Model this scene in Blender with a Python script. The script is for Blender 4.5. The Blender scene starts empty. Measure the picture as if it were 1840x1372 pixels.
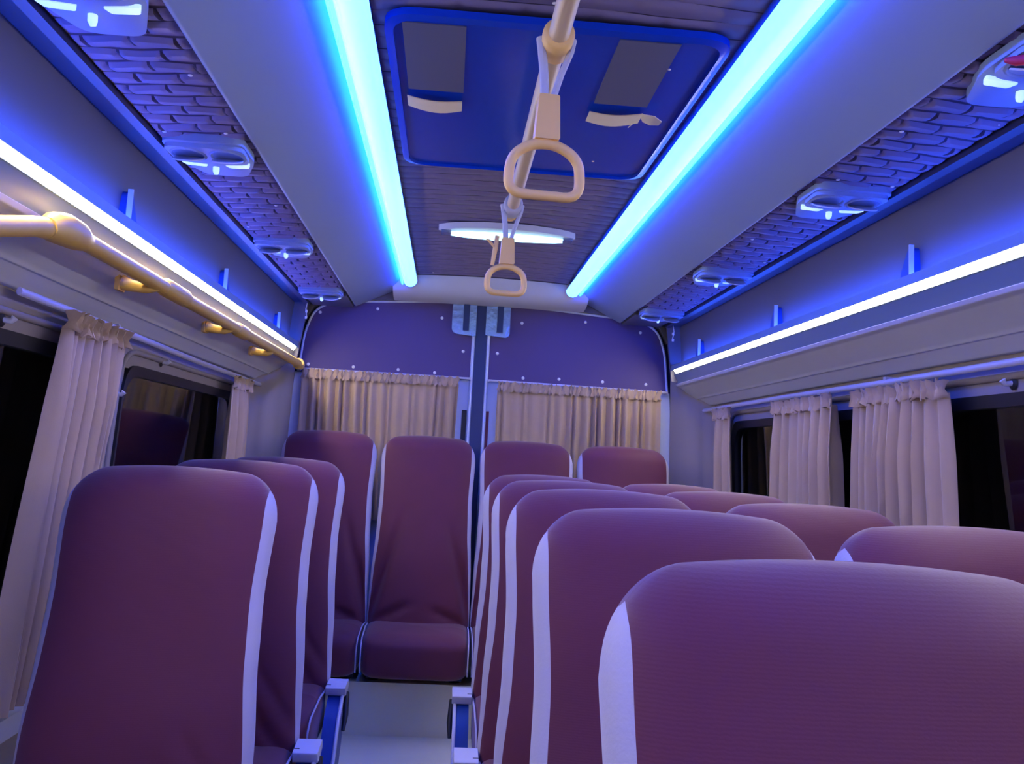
import bpy, bmesh, math, random
from mathutils import Vector, Matrix, noise

random.seed(7)
SC = bpy.context.scene
COL = SC.collection
PI = math.pi

# ---------------------------------------------------------------- camera
F_PX, CX, CY = 1700.0, 920.0, 686.0          # 1840 x 1372 frame
VPX, VPY, ROLL = 803.0, 811.0, 0.06          # vanishing point of the bus axis, camera roll
CAM_X, CAM_Z = -0.167, 1.30
d = Vector((VPX - CX, -(VPY - CY), -F_PX)).normalized()
u = Vector((math.sin(ROLL), math.cos(ROLL), 0))
u = (u - d * u.dot(d)).normalized()
xx = d.cross(u)
cam_data = bpy.data.cameras.new('camera')
cam = bpy.data.objects.new('camera', cam_data)
COL.objects.link(cam)
cam_data.sensor_width = 36.0
cam_data.lens = F_PX / 1840.0 * 36.0
cam_data.clip_start = 0.02
# rows of this matrix are the world axes seen from the camera
cam.matrix_world = Matrix(((xx.x, xx.y, xx.z, CAM_X), (d.x, d.y, d.z, 0.0), (u.x, u.y, u.z, CAM_Z), (0, 0, 0, 1)))
SC.camera = cam

# ---------------------------------------------------------------- world, exposure, lamp strengths
world = bpy.data.worlds.new('night')
SC.world = world
world.use_nodes = True
world.node_tree.nodes['Background'].inputs[0].default_value = (0.010, 0.014, 0.035, 1)
world.node_tree.nodes['Background'].inputs[1].default_value = 2.5
SC.view_settings.view_transform = 'Standard'
SC.view_settings.look = 'None'
SC.view_settings.gamma = 1.0
SC.view_settings.use_curve_mapping = False
SC.view_settings.exposure = 0.0
CEIL_LED = ((0.055, 0.19, 1.0), 7.0)          # ceiling tubes
SHELF_LED = ((1.0, 0.89, 0.75), 60.0)         # white strips under the shelves
BLUE_LED = ((0.025, 0.095, 1.0), 62.0)          # blue strip behind the shelf lip
LAMP_LED = ((0.35, 0.75, 1.0), 3.5)           # ceiling lamp by the back

# ---------------------------------------------------------------- materials
def mat(name, base, rough=0.5, metal=0.0, bump=None, var=None, sheen=0.0, spec=0.5, coat=0.0, emit=None):
    m = bpy.data.materials.new(name)
    m.use_nodes = True
    nt = m.node_tree
    b = nt.nodes['Principled BSDF']
    b.inputs['Base Color'].default_value = (*base, 1)
    b.inputs['Roughness'].default_value = rough
    b.inputs['Metallic'].default_value = metal
    b.inputs['Specular IOR Level'].default_value = spec
    b.inputs['Sheen Weight'].default_value = sheen
    b.inputs['Coat Weight'].default_value = coat
    tc = nt.nodes.new('ShaderNodeTexCoord')
    if var:
        scale, amt = var
        nz = nt.nodes.new('ShaderNodeTexNoise')
        nz.inputs['Scale'].default_value = scale
        nz.inputs['Detail'].default_value = 3
        nt.links.new(tc.outputs['Object'], nz.inputs['Vector'])
        mx = nt.nodes.new('ShaderNodeMix')
        mx.data_type = 'RGBA'
        mx.inputs[6].default_value = (*[c * (1 - amt) for c in base], 1)
        mx.inputs[7].default_value = (*[min(1, c * (1 + amt)) for c in base], 1)
        nt.links.new(nz.outputs['Fac'], mx.inputs[0])
        nt.links.new(mx.outputs[2], b.inputs['Base Color'])
    if bump:
        scale, strength, dist = bump
        nb = nt.nodes.new('ShaderNodeTexNoise')
        nb.inputs['Scale'].default_value = scale
        nb.inputs['Detail'].default_value = 4
        nt.links.new(tc.outputs['Object'], nb.inputs['Vector'])
        bp = nt.nodes.new('ShaderNodeBump')
        bp.inputs['Strength'].default_value = strength
        bp.inputs['Distance'].default_value = dist
        nt.links.new(nb.outputs['Fac'], bp.inputs['Height'])
        nt.links.new(bp.outputs['Normal'], b.inputs['Normal'])
    if emit:
        b.inputs['Emission Color'].default_value = (*emit[0], 1)
        b.inputs['Emission Strength'].default_value = emit[1]
    return m

def fabric(name, base, wave=True):
    """stretch seat fabric: fine crosswise ribs, light mottling"""
    m = mat(name, base, rough=0.62, sheen=0.25, spec=0.3)
    nt = m.node_tree
    b = nt.nodes['Principled BSDF']
    tc = nt.nodes.new('ShaderNodeTexCoord')
    w = nt.nodes.new('ShaderNodeTexWave')
    w.wave_type = 'BANDS'
    w.bands_direction = 'Z'
    w.inputs['Scale'].default_value = 95
    w.inputs['Distortion'].default_value = 3.0
    w.inputs['Detail'].default_value = 2
    w.inputs['Detail Scale'].default_value = 2.5
    nz = nt.nodes.new('ShaderNodeTexNoise')
    nz.inputs['Scale'].default_value = 260
    nz.inputs['Detail'].default_value = 2
    ad = nt.nodes.new('ShaderNodeMath')
    ad.operation = 'MULTIPLY_ADD'
    ad.inputs[1].default_value = 0.55
    nt.links.new(tc.outputs['Object'], w.inputs['Vector'])
    nt.links.new(tc.outputs['Object'], nz.inputs['Vector'])
    nt.links.new(w.outputs['Fac'], ad.inputs[0])
    nt.links.new(nz.outputs['Fac'], ad.inputs[2])
    bp = nt.nodes.new('ShaderNodeBump')
    bp.inputs['Strength'].default_value = 0.08
    bp.inputs['Distance'].default_value = 0.0016
    nt.links.new(ad.outputs[0], bp.inputs['Height'])
    nt.links.new(bp.outputs['Normal'], b.inputs['Normal'])
    n2 = nt.nodes.new('ShaderNodeTexNoise')
    n2.inputs['Scale'].default_value = 6
    n2.inputs['Detail'].default_value = 4
    nt.links.new(tc.outputs['Object'], n2.inputs['Vector'])
    mx = nt.nodes.new('ShaderNodeMix')
    mx.data_type = 'RGBA'
    mx.inputs[6].default_value = (*[c * 0.85 for c in base], 1)
    mx.inputs[7].default_value = (*[c * 1.15 for c in base], 1)
    nt.links.new(n2.outputs['Fac'], mx.inputs[0])
    nt.links.new(mx.outputs[2], b.inputs['Base Color'])
    return m

def glass_mat():
    m = bpy.data.materials.new('window_glass')
    m.use_nodes = True
    nt = m.node_tree
    nt.nodes.clear()
    out = nt.nodes.new('ShaderNodeOutputMaterial')
    tr = nt.nodes.new('ShaderNodeBsdfTransparent')
    tr.inputs[0].default_value = (0.62, 0.64, 0.74, 1)
    gl = nt.nodes.new('ShaderNodeBsdfGlossy')
    gl.inputs['Roughness'].default_value = 0.03
    fr = nt.nodes.new('ShaderNodeFresnel')
    fr.inputs[0].default_value = 1.5
    mx = nt.nodes.new('ShaderNodeMixShader')
    nt.links.new(fr.outputs[0], mx.inputs[0])
    nt.links.new(tr.outputs[0], mx.inputs[1])
    nt.links.new(gl.outputs[0], mx.inputs[2])
    nt.links.new(mx.outputs[0], out.inputs[0])
    return m

M = {
    'maroon': fabric('maroon_fabric', (0.125, 0.022, 0.044)),
    'pale': mat('pale_fabric', (0.50, 0.47, 0.54), 0.75, bump=(220, 0.2, 0.002), sheen=0.2),
    'curtain': mat('beige_curtain', (0.47, 0.335, 0.20), 0.85, bump=(300, 0.15, 0.001), var=(9, 0.10), sheen=0.15),
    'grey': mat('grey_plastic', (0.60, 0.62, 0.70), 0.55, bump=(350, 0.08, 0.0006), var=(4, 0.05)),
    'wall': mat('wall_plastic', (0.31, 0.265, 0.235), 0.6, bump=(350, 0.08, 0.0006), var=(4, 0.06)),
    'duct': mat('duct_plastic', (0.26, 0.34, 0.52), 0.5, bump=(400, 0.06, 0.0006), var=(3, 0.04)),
    'quilt': mat('quilted_vinyl', (0.20, 0.165, 0.275), 0.5, bump=(180, 0.2, 0.001), var=(8, 0.10)),
    'seam_shade': mat('groove_shade', (0.04, 0.028, 0.06), 0.7),  # quilt seams, with the shadow in the grooves put into their dark colour
    'shelf': mat('shelf_plastic', (0.12, 0.115, 0.14), 0.5, bump=(300, 0.08, 0.0006)),
    'trim': mat('blue_trim', (0.02, 0.022, 0.05), 0.4),
    'lip': mat('lip_plastic', (0.17, 0.25, 0.33), 0.35),
    'white': mat('white_plastic', (0.66, 0.66, 0.70), 0.4),
    'yellow': mat('yellow_plastic', (0.72, 0.44, 0.08), 0.42, var=(12, 0.06)),
    'beige': mat('beige_plastic', (0.90, 0.57, 0.19), 0.4, var=(14, 0.05)),
    'pole': mat('pole_plastic', (0.70, 0.54, 0.34), 0.35),
    'webbing': mat('grey_webbing', (0.50, 0.50, 0.60), 0.7, bump=(400, 0.3, 0.001)),
    'hatch': mat('hatch_acrylic', (0.002, 0.045, 0.50), 0.22, spec=0.3),
    'flap': mat('flap_grey', (0.12, 0.14, 0.24), 0.22),
    'tape': mat('cream_tape', (0.95, 0.84, 0.60), 0.45),
    'rubber': mat('black_rubber', (0.012, 0.012, 0.016), 0.5),
    'glass': glass_mat(),
    'floor': mat('floor_vinyl', (0.80, 0.78, 0.50), 0.5, bump=(60, 0.1, 0.001), var=(5, 0.08)),
    'doorpanel': mat('door_fabric', (0.085, 0.055, 0.17), 0.6, bump=(260, 0.15, 0.001), var=(6, 0.06)),
    'doorpaint': mat('door_paint', (0.58, 0.66, 0.82), 0.4),
    'post': mat('door_seal', (0.02, 0.035, 0.11), 0.35),
    'metal': mat('bracket_metal', (0.40, 0.48, 0.60), 0.22, metal=0.8, bump=(30, 0.5, 0.004)),
    'redslot': mat('red_plastic', (0.16, 0.008, 0.03), 0.4),
    'red': mat('bright_red_cloth', (0.55, 0.02, 0.06), 0.6),
    'blue': mat('blue_plastic', (0.012, 0.055, 0.26), 0.4),
    'lens': mat('clear_lens', (0.8, 0.85, 0.95), 0.2),
    'seatmetal': mat('seat_steel', (0.10, 0.11, 0.14), 0.4, metal=0.6),
    'screw': mat('screw_cap', (0.85, 0.83, 0.80), 0.3),
    'rail': mat('curtain_rail', (0.62, 0.60, 0.63), 0.3, metal=0.2),
    'led_ceil': mat('ceiling_tube_light', (0.8, 0.8, 0.8), 0.4, emit=CEIL_LED),
    'duct_glow': mat('added_duct_light', (0.3, 0.6, 0.8), 0.4, emit=((0.002, 0.045, 1.0), 52.0)),  # added glow that brightens the duct beside each tube
    'led_shelf': mat('white_strip_light', (0.8, 0.8, 0.8), 0.4, emit=SHELF_LED),
    'led_blue': mat('blue_strip_light', (0.1, 0.1, 0.8), 0.4, emit=BLUE_LED),
    'led_lamp': mat('ceiling_lamp_light', (0.8, 0.8, 0.8), 0.4, emit=LAMP_LED),
    'led_read': mat('reading_lamp_light', (0.8, 0.8, 0.8), 0.3, emit=((0.45, 0.75, 1.0), 0.9)),
}

# ---------------------------------------------------------------- mesh helpers
def mk(name, V, Fc, material, parent=None, smooth=None, loc=(0, 0, 0)):
    me = bpy.data.meshes.new(name)
    me.from_pydata([tuple(v) for v in V], [], Fc)
    bm = bmesh.new()
    bm.from_mesh(me)
    bmesh.ops.recalc_face_normals(bm, faces=bm.faces)
    bm.to_mesh(me)
    bm.free()
    me.materials.append(M[material])
    if smooth is not None:
        for p in me.polygons:
            p.use_smooth = True
        if smooth < 179:
            me.set_sharp_from_angle(angle=math.radians(smooth))
    o = bpy.data.objects.new(name, me)
    COL.objects.link(o)
    o.location = loc
    if parent:
        o.parent = parent
    return o

def tag(o, label=None, cat=None, group=None, kind=None):
    if label: o['label'] = label
    if cat: o['category'] = cat
    if group: o['group'] = group
    if kind: o['kind'] = kind
    return o

def thing(name, loc, label=None, cat=None, group=None, kind=None):
    o = bpy.data.objects.new(name, None)
    COL.objects.link(o)
    o.location = loc
    o.empty_display_size = 0.05
    return tag(o, label, cat, group, kind)

def copy_tree(o, parent=None):
    c = o.copy()
    COL.objects.link(c)
    c.parent = parent
    for ch in list(o.children):
        copy_tree(ch, c)
    return c

def fillet(pts, r, n=5, closed=True):
    """round the corners of a polygon; r a number or one per corner"""
    out = []
    N = len(pts)
    for i, p in enumerate(pts):
        ri = r[i] if isinstance(r, (list, tuple)) else r
        if ri <= 0 or (not closed and i in (0, N - 1)):
            out.append(tuple(p)); continue
        p = Vector(p); a = Vector(pts[i - 1]); b = Vector(pts[(i + 1) % N])
        da = a - p; db = b - p
        rr = min(ri, da.length * 0.49, db.length * 0.49)
        s = p + da.normalized() * rr
        e = p + db.normalized() * rr
        for k in range(n + 1):
            t = k / n
            q = s * (1 - t) ** 2 + p * 2 * t * (1 - t) + e * t * t
            out.append(tuple(q))
    return out

def prism(poly, lo, hi, fn):
    """closed polygon (a, b) extruded along c from lo to hi; fn(a, b, c) -> xyz"""
    n = len(poly)
    V = [fn(a, b, lo) for a, b in poly] + [fn(a, b, hi) for a, b in poly]
    Fc = [[i, (i + 1) % n, n + (i + 1) % n, n + i] for i in range(n)]
    Fc += [list(range(n)), list(range(n, 2 * n))]
    return V, Fc

def along_y(poly, y0, y1):
    return prism(poly, y0, y1, lambda a, b, c: (a, c, b))

def box(x0, x1, y0, y1, z0, z1, r=0.0, n=3):
    """box; r rounds its edges seen along z"""
    return prism(fillet([(x0, y0), (x1, y0), (x1, y1), (x0, y1)], r, n) if r else
                 [(x0, y0), (x1, y0), (x1, y1), (x0, y1)], z0, z1, lambda a, b, c: (a, b, c))

def join(*parts):
    V, Fc = [], []
    for v, f in parts:
        o = len(V)
        V += list(v)
        Fc += [[i + o for i in q] for q in f]
    return V, Fc

def tube(path, rad, n=10, flat=None, closed=False):
    """round tube along a path; rad a number or list; flat=(sx, sz) squashes the section"""
    P = [Vector(p) for p in path]
    N = len(P)
    V, Fc = [], []
    up = None
    for i, p in enumerate(P):
        if closed:
            t = (P[(i + 1) % N] - P[i - 1]).normalized()
        else:
            t = (P[min(i + 1, N - 1)] - P[max(i - 1, 0)]).normalized()
        if up is None:
            up = Vector((0, 0, 1)) if abs(t.z) < 0.9 else Vector((1, 0, 0))
        a = (up - t * up.dot(t)).normalized()
        up = a
        b = t.cross(a)
        r = rad[i] if isinstance(rad, (list, tuple)) else rad
        fa, fb = flat or (1, 1)
        for k in range(n):
            th = 2 * PI * k / n
            V.append(p + a * (math.cos(th) * r * fa) + b * (math.sin(th) * r * fb))
    for i in range(N if closed else N - 1):
        j = (i + 1) % N
        for k in range(n):
            k2 = (k + 1) % n
            Fc.append([i * n + k, i * n + k2, j * n + k2, j * n + k])
    if not closed:
        Fc += [list(range(n)), list(range((N - 1) * n, N * n))]
    return V, Fc

def dome(c, r, axis, h=0.5, n=10):
    """screw cap: low dome at c looking along axis"""
    ax = Vector(axis).normalized()
    a = ax.orthogonal().normalized()
    b = ax.cross(a)
    c = Vector(c)
    V, Fc = [], []
    rings = [(1, 0), (0.8, 0.6), (0.4, 0.95)]
    for q, hh in rings:
        for k in range(n):
            th = 2 * PI * k / n
            V.append(c + (a * math.cos(th) + b * math.sin(th)) * r * q + ax * (hh * h * r))
    for i in range(2):
        for k in range(n):
            k2 = (k + 1) % n
            Fc.append([i * n + k, i * n + k2, (i + 1) * n + k2, (i + 1) * n + k])
    Fc += [list(range(n)), list(range(2 * n, 3 * n))]
    return V, Fc

def grid(nu, nv, fn):
    V = [fn(i / nu, j / nv) for j in range(nv + 1) for i in range(nu + 1)]
    w = nu + 1
    Fc = [[j * w + i, j * w + i + 1, (j + 1) * w + i + 1, (j + 1) * w + i] for j in range(nv) for i in range(nu)]
    return V, Fc

# ---------------------------------------------------------------- the shell of the bus
YF, YR = -0.9, 4.72          # front and rear ends of the modelled cabin
FZ = 0.12                    # floor height (camera 1.18 m above it)
def xw(z): return 1.10 + (1.5 - z) * 0.05     # side walls lean out towards the floor

fl = mk('floor', *box(-1.25, 1.25, YF, YR + 0.1, FZ - 0.05, FZ), 'floor')
tag(fl, kind='structure')

# ceiling: quilted padding between the two light tubes
def quilt(x0, x1, y0, y1, zf, a, b, amp, step=0.0125, seam_w=0.10, thick=0.03, cross_seams=False):
    """rows of padded scales, each row starting in a narrow stitched groove"""
    nu = max(2, int(round((x1 - x0) / step)))
    vs = [0.0, seam_w, seam_w + 0.10, 0.45, 0.72, 0.95]
    hs = [0.0, 0.0, 1.0, 0.95, 0.62, 0.10]
    r0, r1 = int(math.ceil(y0 / b)), int(math.floor(y1 / b))
    lines = [(r, v) for r in range(r0, r1) for v in vs] + [(r1, 0.0)]
    ends = [None] + lines + [None]
    V, cell = [], []
    for j, rv in enumerate(ends):
        for i in range(nu + 1):
            x = x0 + (x1 - x0) * i / nu
            if rv is None:
                V.append((x, y0 - 0.001 if j == 0 else y1 + 0.001, zf(x)))
                cell.append(0)
                continue
            r, v = rv
            y = (r + v) * b + 0.004 * math.sin(PI * x / a + (r % 2) * PI) + 0.005 * noise.noise(Vector((x * 7, r * b * 7, 0)))
            y = min(max(y, y0), y1)
            ux = x / a + 0.5 * (r % 2) + 0.12 * noise.noise(Vector((r * 3.1, 0, 5)))
            f = ux - math.floor(ux)
            cell.append(math.floor(ux))
            pad = 0.10 + 0.90 * min(1.0, min(f, 1 - f) / 0.09) ** 0.8
            prof = hs[vs.index(v)]
            e = max(0, min(1, min(x - x0, x1 - x) / 0.010))
            V.append((x, y, zf(x) - amp * prof * pad * e))
    w = nu + 1
    pads, seam_shade = [], []
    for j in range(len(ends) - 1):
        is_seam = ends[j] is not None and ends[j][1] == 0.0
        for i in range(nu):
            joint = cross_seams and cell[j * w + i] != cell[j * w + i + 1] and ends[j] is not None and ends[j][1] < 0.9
            (seam_shade if is_seam or joint else pads).append([j * w + i, j * w + i + 1, (j + 1) * w + i + 1, (j + 1) * w + i])
    nv = len(ends) - 1
    n0 = len(V)                                # closed back
    rim = list(range(nu + 1)) + [w * (j + 1) - 1 for j in range(1, nv + 1)] + [w * nv + i for i in range(nu - 1, -1, -1)] + [w * j for j in range(nv - 1, 0, -1)]
    V += [(V[i][0], V[i][1], zf(V[i][0]) + thick) for i in rim]
    m = len(rim)
    pads += [[rim[k], rim[(k + 1) % m], n0 + (k + 1) % m, n0 + k] for k in range(m)]
    pads.append([n0 + k for k in range(m)])
    used = sorted({i for f in seam_shade for i in f})
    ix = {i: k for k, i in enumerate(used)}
    return (V, pads), ([V[i] for i in used], [[ix[i] for i in f] for f in seam_shade])

def quilted(parent, *args, **kw):
    pad, seam_shade = quilt(*args, **kw)
    o = mk('quilted_padding', *pad, 'quilt', parent, 60)
    sm = mk('shaded_seams', *seam_shade, 'seam_shade', o)
    tag(sm, kind='stuff')

ceil = thing('ceiling', (0, 0, 0), kind='structure')
mk('roof_skin', *box(-1.3, 1.3, YF, YR + 0.1, 2.17, 2.20), 'grey', ceil)
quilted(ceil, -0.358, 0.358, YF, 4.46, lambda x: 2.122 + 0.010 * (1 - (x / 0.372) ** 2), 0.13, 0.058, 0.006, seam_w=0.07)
for sx, sy in ((-0.02, 1.66), (0.075, 1.60), (-0.26, 1.62), (0.30, 2.70), (-0.28, 4.36), (0.14, 4.34), (-0.02, 2.72), (-0.30, 3.05)):
    mk('screw', *dome((sx, sy, 2.124), 0.005, (0, 0, -1)), 'screw', ceil, 60)

# rear cross beam where the ceiling drops to the doors
beam = [(4.44, 2.125), (4.46, 2.10), (4.50, 2.055), (4.56, 2.035), (4.64, 2.03), (4.66, 2.03), (4.66, 2.17), (4.44, 2.17)]
bo = mk('trim_1', *prism(fillet(beam, [0, 0.01, 0.03, 0.03, 0, 0, 0, 0]), -0.47, 0.47, lambda a, b, c: (c, a, b)), 'grey', smooth=40)
tag(bo, kind='structure')

# ceiling ducts, one each side of the middle
for s, side in ((-1, 'left'), (1, 'right')):
    poly = [(0.418, 2.165), (0.418, 2.122), (0.432, 2.108), (0.460, 2.075), (0.56, 2.026), (0.652, 1.982), (0.660, 1.988), (0.660, 2.165)]
    poly = fillet(poly, [0, 0.01, 0.03, 0.03, 0.02, 0.006, 0, 0])
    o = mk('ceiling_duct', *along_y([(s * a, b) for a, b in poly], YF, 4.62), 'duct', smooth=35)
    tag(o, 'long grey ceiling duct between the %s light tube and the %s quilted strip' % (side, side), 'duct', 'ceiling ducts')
    # light tube
    t = thing('ceiling_tube_light', (s * 0.392, 0, 2.094), 'glowing blue-white light tube along the %s edge of the ceiling padding' % side,
              'light', 'ceiling tube lights')
    sec = [(0.0 + -0.005 + 0.032 * math.cos(th), -0.032 * math.sin(th)) for th in [PI * k / 12 for k in range(13)]]
    mk('diffuser', *along_y([(s * a, b + 0.004) for a, b in sec], YF + 0.02, 4.452), 'led_ceil', t, 50)
    mk('added_glow_strip', *along_y([(s * a, b) for a, b in [(0.028, 0.008), (0.029, -0.020), (0.036, -0.017), (0.041, 0.0), (0.036, 0.012)]], YF + 0.02, 4.452), 'duct_glow', t, 50)  # added glowing band, imitates tube light reflected on the duct wall
    mk('housing', *along_y([(s * -0.037, 0.005), (s * 0.026, 0.005), (s * 0.026, 0.028), (s * -0.022, 0.028)], YF + 0.02, 4.455), 'duct', t)
    mk('end_cap', *along_y([(s * a * 1.04, b * 1.04 + 0.004) for a, b in sec], 4.452, 4.462), 'duct', t, 50)

    # quilted side strip
    q = thing('quilted_ceiling_strip', (0, 0, 0), 'mauve quilted strip holding the air vents on the %s of the ceiling' % side, 'ceiling panel', 'quilted side strips')
    x0, x1 = (0.664, 0.862) if s > 0 else (-0.862, -0.664)
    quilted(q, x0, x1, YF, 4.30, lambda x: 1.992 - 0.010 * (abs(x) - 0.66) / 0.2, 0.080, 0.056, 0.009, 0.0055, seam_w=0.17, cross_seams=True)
    mk('end_panel', *box(x0, x1, 4.30, 4.64, 1.978, 2.02), 'shelf', q)
    for (ux, uy) in ((0.69, 1.77), (0.845, 1.70), (0.70, 2.10), (0.84, 2.12), (0.70, 2.72), (0.84, 3.02)):
        mk('screw', *dome((s * ux, uy, 1.978), 0.005, (0, 0, -1)), 'screw', q, 60)

    # overhead shelf: soffit, back panel, lip with the strips
    sh = thing('overhead_shelf', (0, 0, 0), 'dark overhead shelf washed in blue light along the %s wall' % side, 'shelf', 'overhead shelves')
    def pr(name, poly, material, y0=YF, y1=4.56, smooth=35, r=0):
        pl = fillet(poly, r) if r else poly
        return mk(name, *along_y([(s * a, b) for a, b in pl], y0, y1), material, sh, smooth)
    pr('top_trim', [(0.864, 1.966), (0.884, 1.962), (0.890, 2.01), (0.864, 2.02)], 'trim')
    pr('soffit', [(0.886, 1.978), (0.944, 1.972), (0.944, 2.01), (0.886, 2.01)], 'trim')
    pr('back_panel', [(0.936, 1.972), (0.956, 1.765), (0.99, 1.765), (0.97, 1.98)], 'shelf')
    pr('lip', [(0.902, 1.779), (0.912, 1.779), (0.918, 1.762), (0.957, 1.762), (0.957, 1.735), (0.9165, 1.735), (0.9165, 1.7372), (0.9205, 1.7385), (0.912, 1.7535), (0.902, 1.7535)], 'lip')
    pr('cove', [(0.9185, 1.7345), (0.957, 1.7345), (0.957, 1.69), (0.944, 1.69), (0.938, 1.700), (0.928, 1.718)], 'lip')
    pr('blue_light_strip', [(0.922, 1.763), (0.936, 1.763), (0.936, 1.769), (0.922, 1.769)], 'led_blue', y1=4.5)
    mk('end_wall', *along_y([(s * 0.906, 1.70), (s * 1.02, 1.70), (s * 1.02, 2.01), (s * 0.866, 2.01)], 4.545, 4.565), 'shelf', sh)
    for yb in (2.20, 3.15, 4.14):               # little fins standing on the lip
        pts = [(yb - 0.004, 1.763), (yb + 0.05, 1.763), (yb + 0.045, 1.80), (yb + 0.012, 1.852), (yb + 0.002, 1.858), (yb - 0.004, 1.85)]
        f = mk('divider_fin', *prism(fillet(pts, 0.008), s * 0.926, s * 0.952, lambda a, b, c: (c, a, b)), 'blue', sh, 40)
        mk('fin_edge', *prism([(yb - 0.008, 1.77), (yb - 0.004, 1.77), (yb + 0.0, 1.862), (yb - 0.004, 1.862)], s * 0.922, s * 0.934,
                              lambda a, b, c: (c, a, b)), 'white', f)
    # white light strip under the lip
    w = mk('strip_light', *along_y([(s * a, b) for a, b in [(0.9045, 1.7525), (0.912, 1.7525), (0.9200, 1.738), (0.9155, 1.7374)]], YF + 0.1, 4.50), 'led_shelf')
    tag(w, 'bright white light strip running under the %s overhead shelf' % side, 'light', 'white shelf strip lights')

    # sloping panel between shelf and windows
    trim = [(0.940, 1.692), (0.946, 1.682), (0.962, 1.678), (1.030, 1.630), (1.036, 1.622), (1.044, 1.622), (1.072, 1.598), (1.080, 1.590), (1.14, 1.59), (1.14, 1.70), (0.99, 1.73)]
    o = mk('trim_%d' % (2 if s < 0 else 3), *along_y([(s * a, b) for a, b in fillet(trim, [0, .003, .004, .01, .002, .002, .01, .004, 0, 0, 0])], YF, 4.60), 'grey', smooth=35)
    tag(o, kind='structure')

    # side wall with window holes
    wins = [(0.9, 2.40), (2.80, 4.15)] if s > 0 else [(0.9, 2.57), (2.77, 4.22)]
    zs = [FZ, 0.74, 1.49, 1.60]
    ys = [YF, wins[0][0], wins[0][1], wins[1][0], wins[1][1], YR]
    V, Fc = [], []
    for y in ys:
        for z in zs:
            V.append((s * xw(z), y, z))
    for i in range(len(ys) - 1):
        for k in range(3):
            if k == 1 and i in (1, 3):
                continue
            a = i * 4 + k
            Fc.append([a, a + 4, a + 5, a + 1])
    W2, F2 = [], []
    V2 = V + [(x + s * 0.04, y, z) for x, y, z in V]
    n0 = len(V)
    F2 = Fc + [[q + n0 for q in f] for f in Fc]
    from collections import Counter
    ec = Counter(tuple(sorted((f[i], f[(i + 1) % 4]))) for f in Fc for i in range(4))
    F2 += [[a, b, b + n0, a + n0] for (a, b), c in ec.items() if c == 1]
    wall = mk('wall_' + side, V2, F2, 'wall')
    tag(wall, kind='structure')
    # sill ledge below the windows
    lg = mk('ledge', *along_y([(s * a, b) for a, b in [(1.10, 0.66), (1.137, 0.655), (1.137, 0.60), (1.115, 0.60)]], YF, YR), 'grey', wall)
    for i, (ya, yb) in enumerate(wins):
        wn = thing('window_%d' % (i + 1 + (2 if s > 0 else 0)), (0, 0, 0), kind='structure')
        za, zb = 0.74, 1.49
        outer = fillet([(ya - .012, za - .012), (yb + .012, za - .012), (yb + .012, zb + .012), (ya - .012, zb + .012)], 0.10, 8)
        inner = fillet([(ya + .018, za + .018), (yb - .018, za + .018), (yb - .018, zb - .018), (ya + .018, zb - .018)], 0.11, 8)
        n = len(outer)
        V = []
        for off in (-0.008, 0.02):
            V += [(s * (xw(z) + off), y, z) for y, z in outer] + [(s * (xw(z) + off + (0.006 if off < 0 else 0)), y, z) for y, z in inner]
        Fc = []
        for k in range(n):
            k2 = (k + 1) % n
            Fc += [[k, k2, n + k2, n + k], [2 * n + k, 2 * n + k2, 3 * n + k2, 3 * n + k], [k, k2, 2 * n + k2, 2 * n + k], [n + k, n + k2, 3 * n + k2, 3 * n + k]]
        mk('window_frame', V, Fc, 'rubber', wn, 40)
        # raised moulding of the wall around the glass
        mo = fillet([(ya - .05, za - .05), (yb + .05, za - .05), (yb + .05, zb + .05), (ya - .05, zb + .05)], 0.13, 8)
        mk('moulding', *tube([(s * (xw(z) - 0.002), y, z) for y, z in mo], 0.009, 8, closed=True), 'wall', wn, 60)
        V = [(s * (xw(z) + o), y, z) for o in (0.012, 0.018) for y, z in ((ya, za), (yb, za), (yb, zb), (ya, zb))]
        mk('pane', V, [[0, 1, 2, 3], [4, 5, 6, 7], [0, 1, 5, 4], [1, 2, 6, 5], [2, 3, 7, 6], [3, 0, 4, 7]], 'glass', wn)

    # rear corner pillar with soft ribs
    pil = []
    for k in range(15):
        t = k / 14
        x = 1.095 - 0.155 * t ** 1.5
        y = 4.42 + 0.27 * t
        pil.append((x + 0.006 * math.sin(t * 5 * PI), y))
    pil += [(0.96, 4.76), (1.14, 4.76), (1.14, 4.42)]
    o = mk('trim_%d' % (4 if s < 0 else 5), *prism(pil, FZ, 2.02, lambda a, b, c: (s * (a + (1.5 - c) * 0.03), b, c)), 'wall', smooth=40)
    tag(o, kind='structure')

# front bulkhead behind the camera
wf = mk('wall_front', *box(-1.25, 1.25, YF - 0.05, YF, FZ, 2.2), 'grey')
tag(wf, kind='structure')

# ---------------------------------------------------------------- rear doors
wr = mk('wall_rear', *box(-1.2, 1.2, 4.74, 4.80, FZ, 2.18), 'post')
tag(wr, kind='structure')
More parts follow.
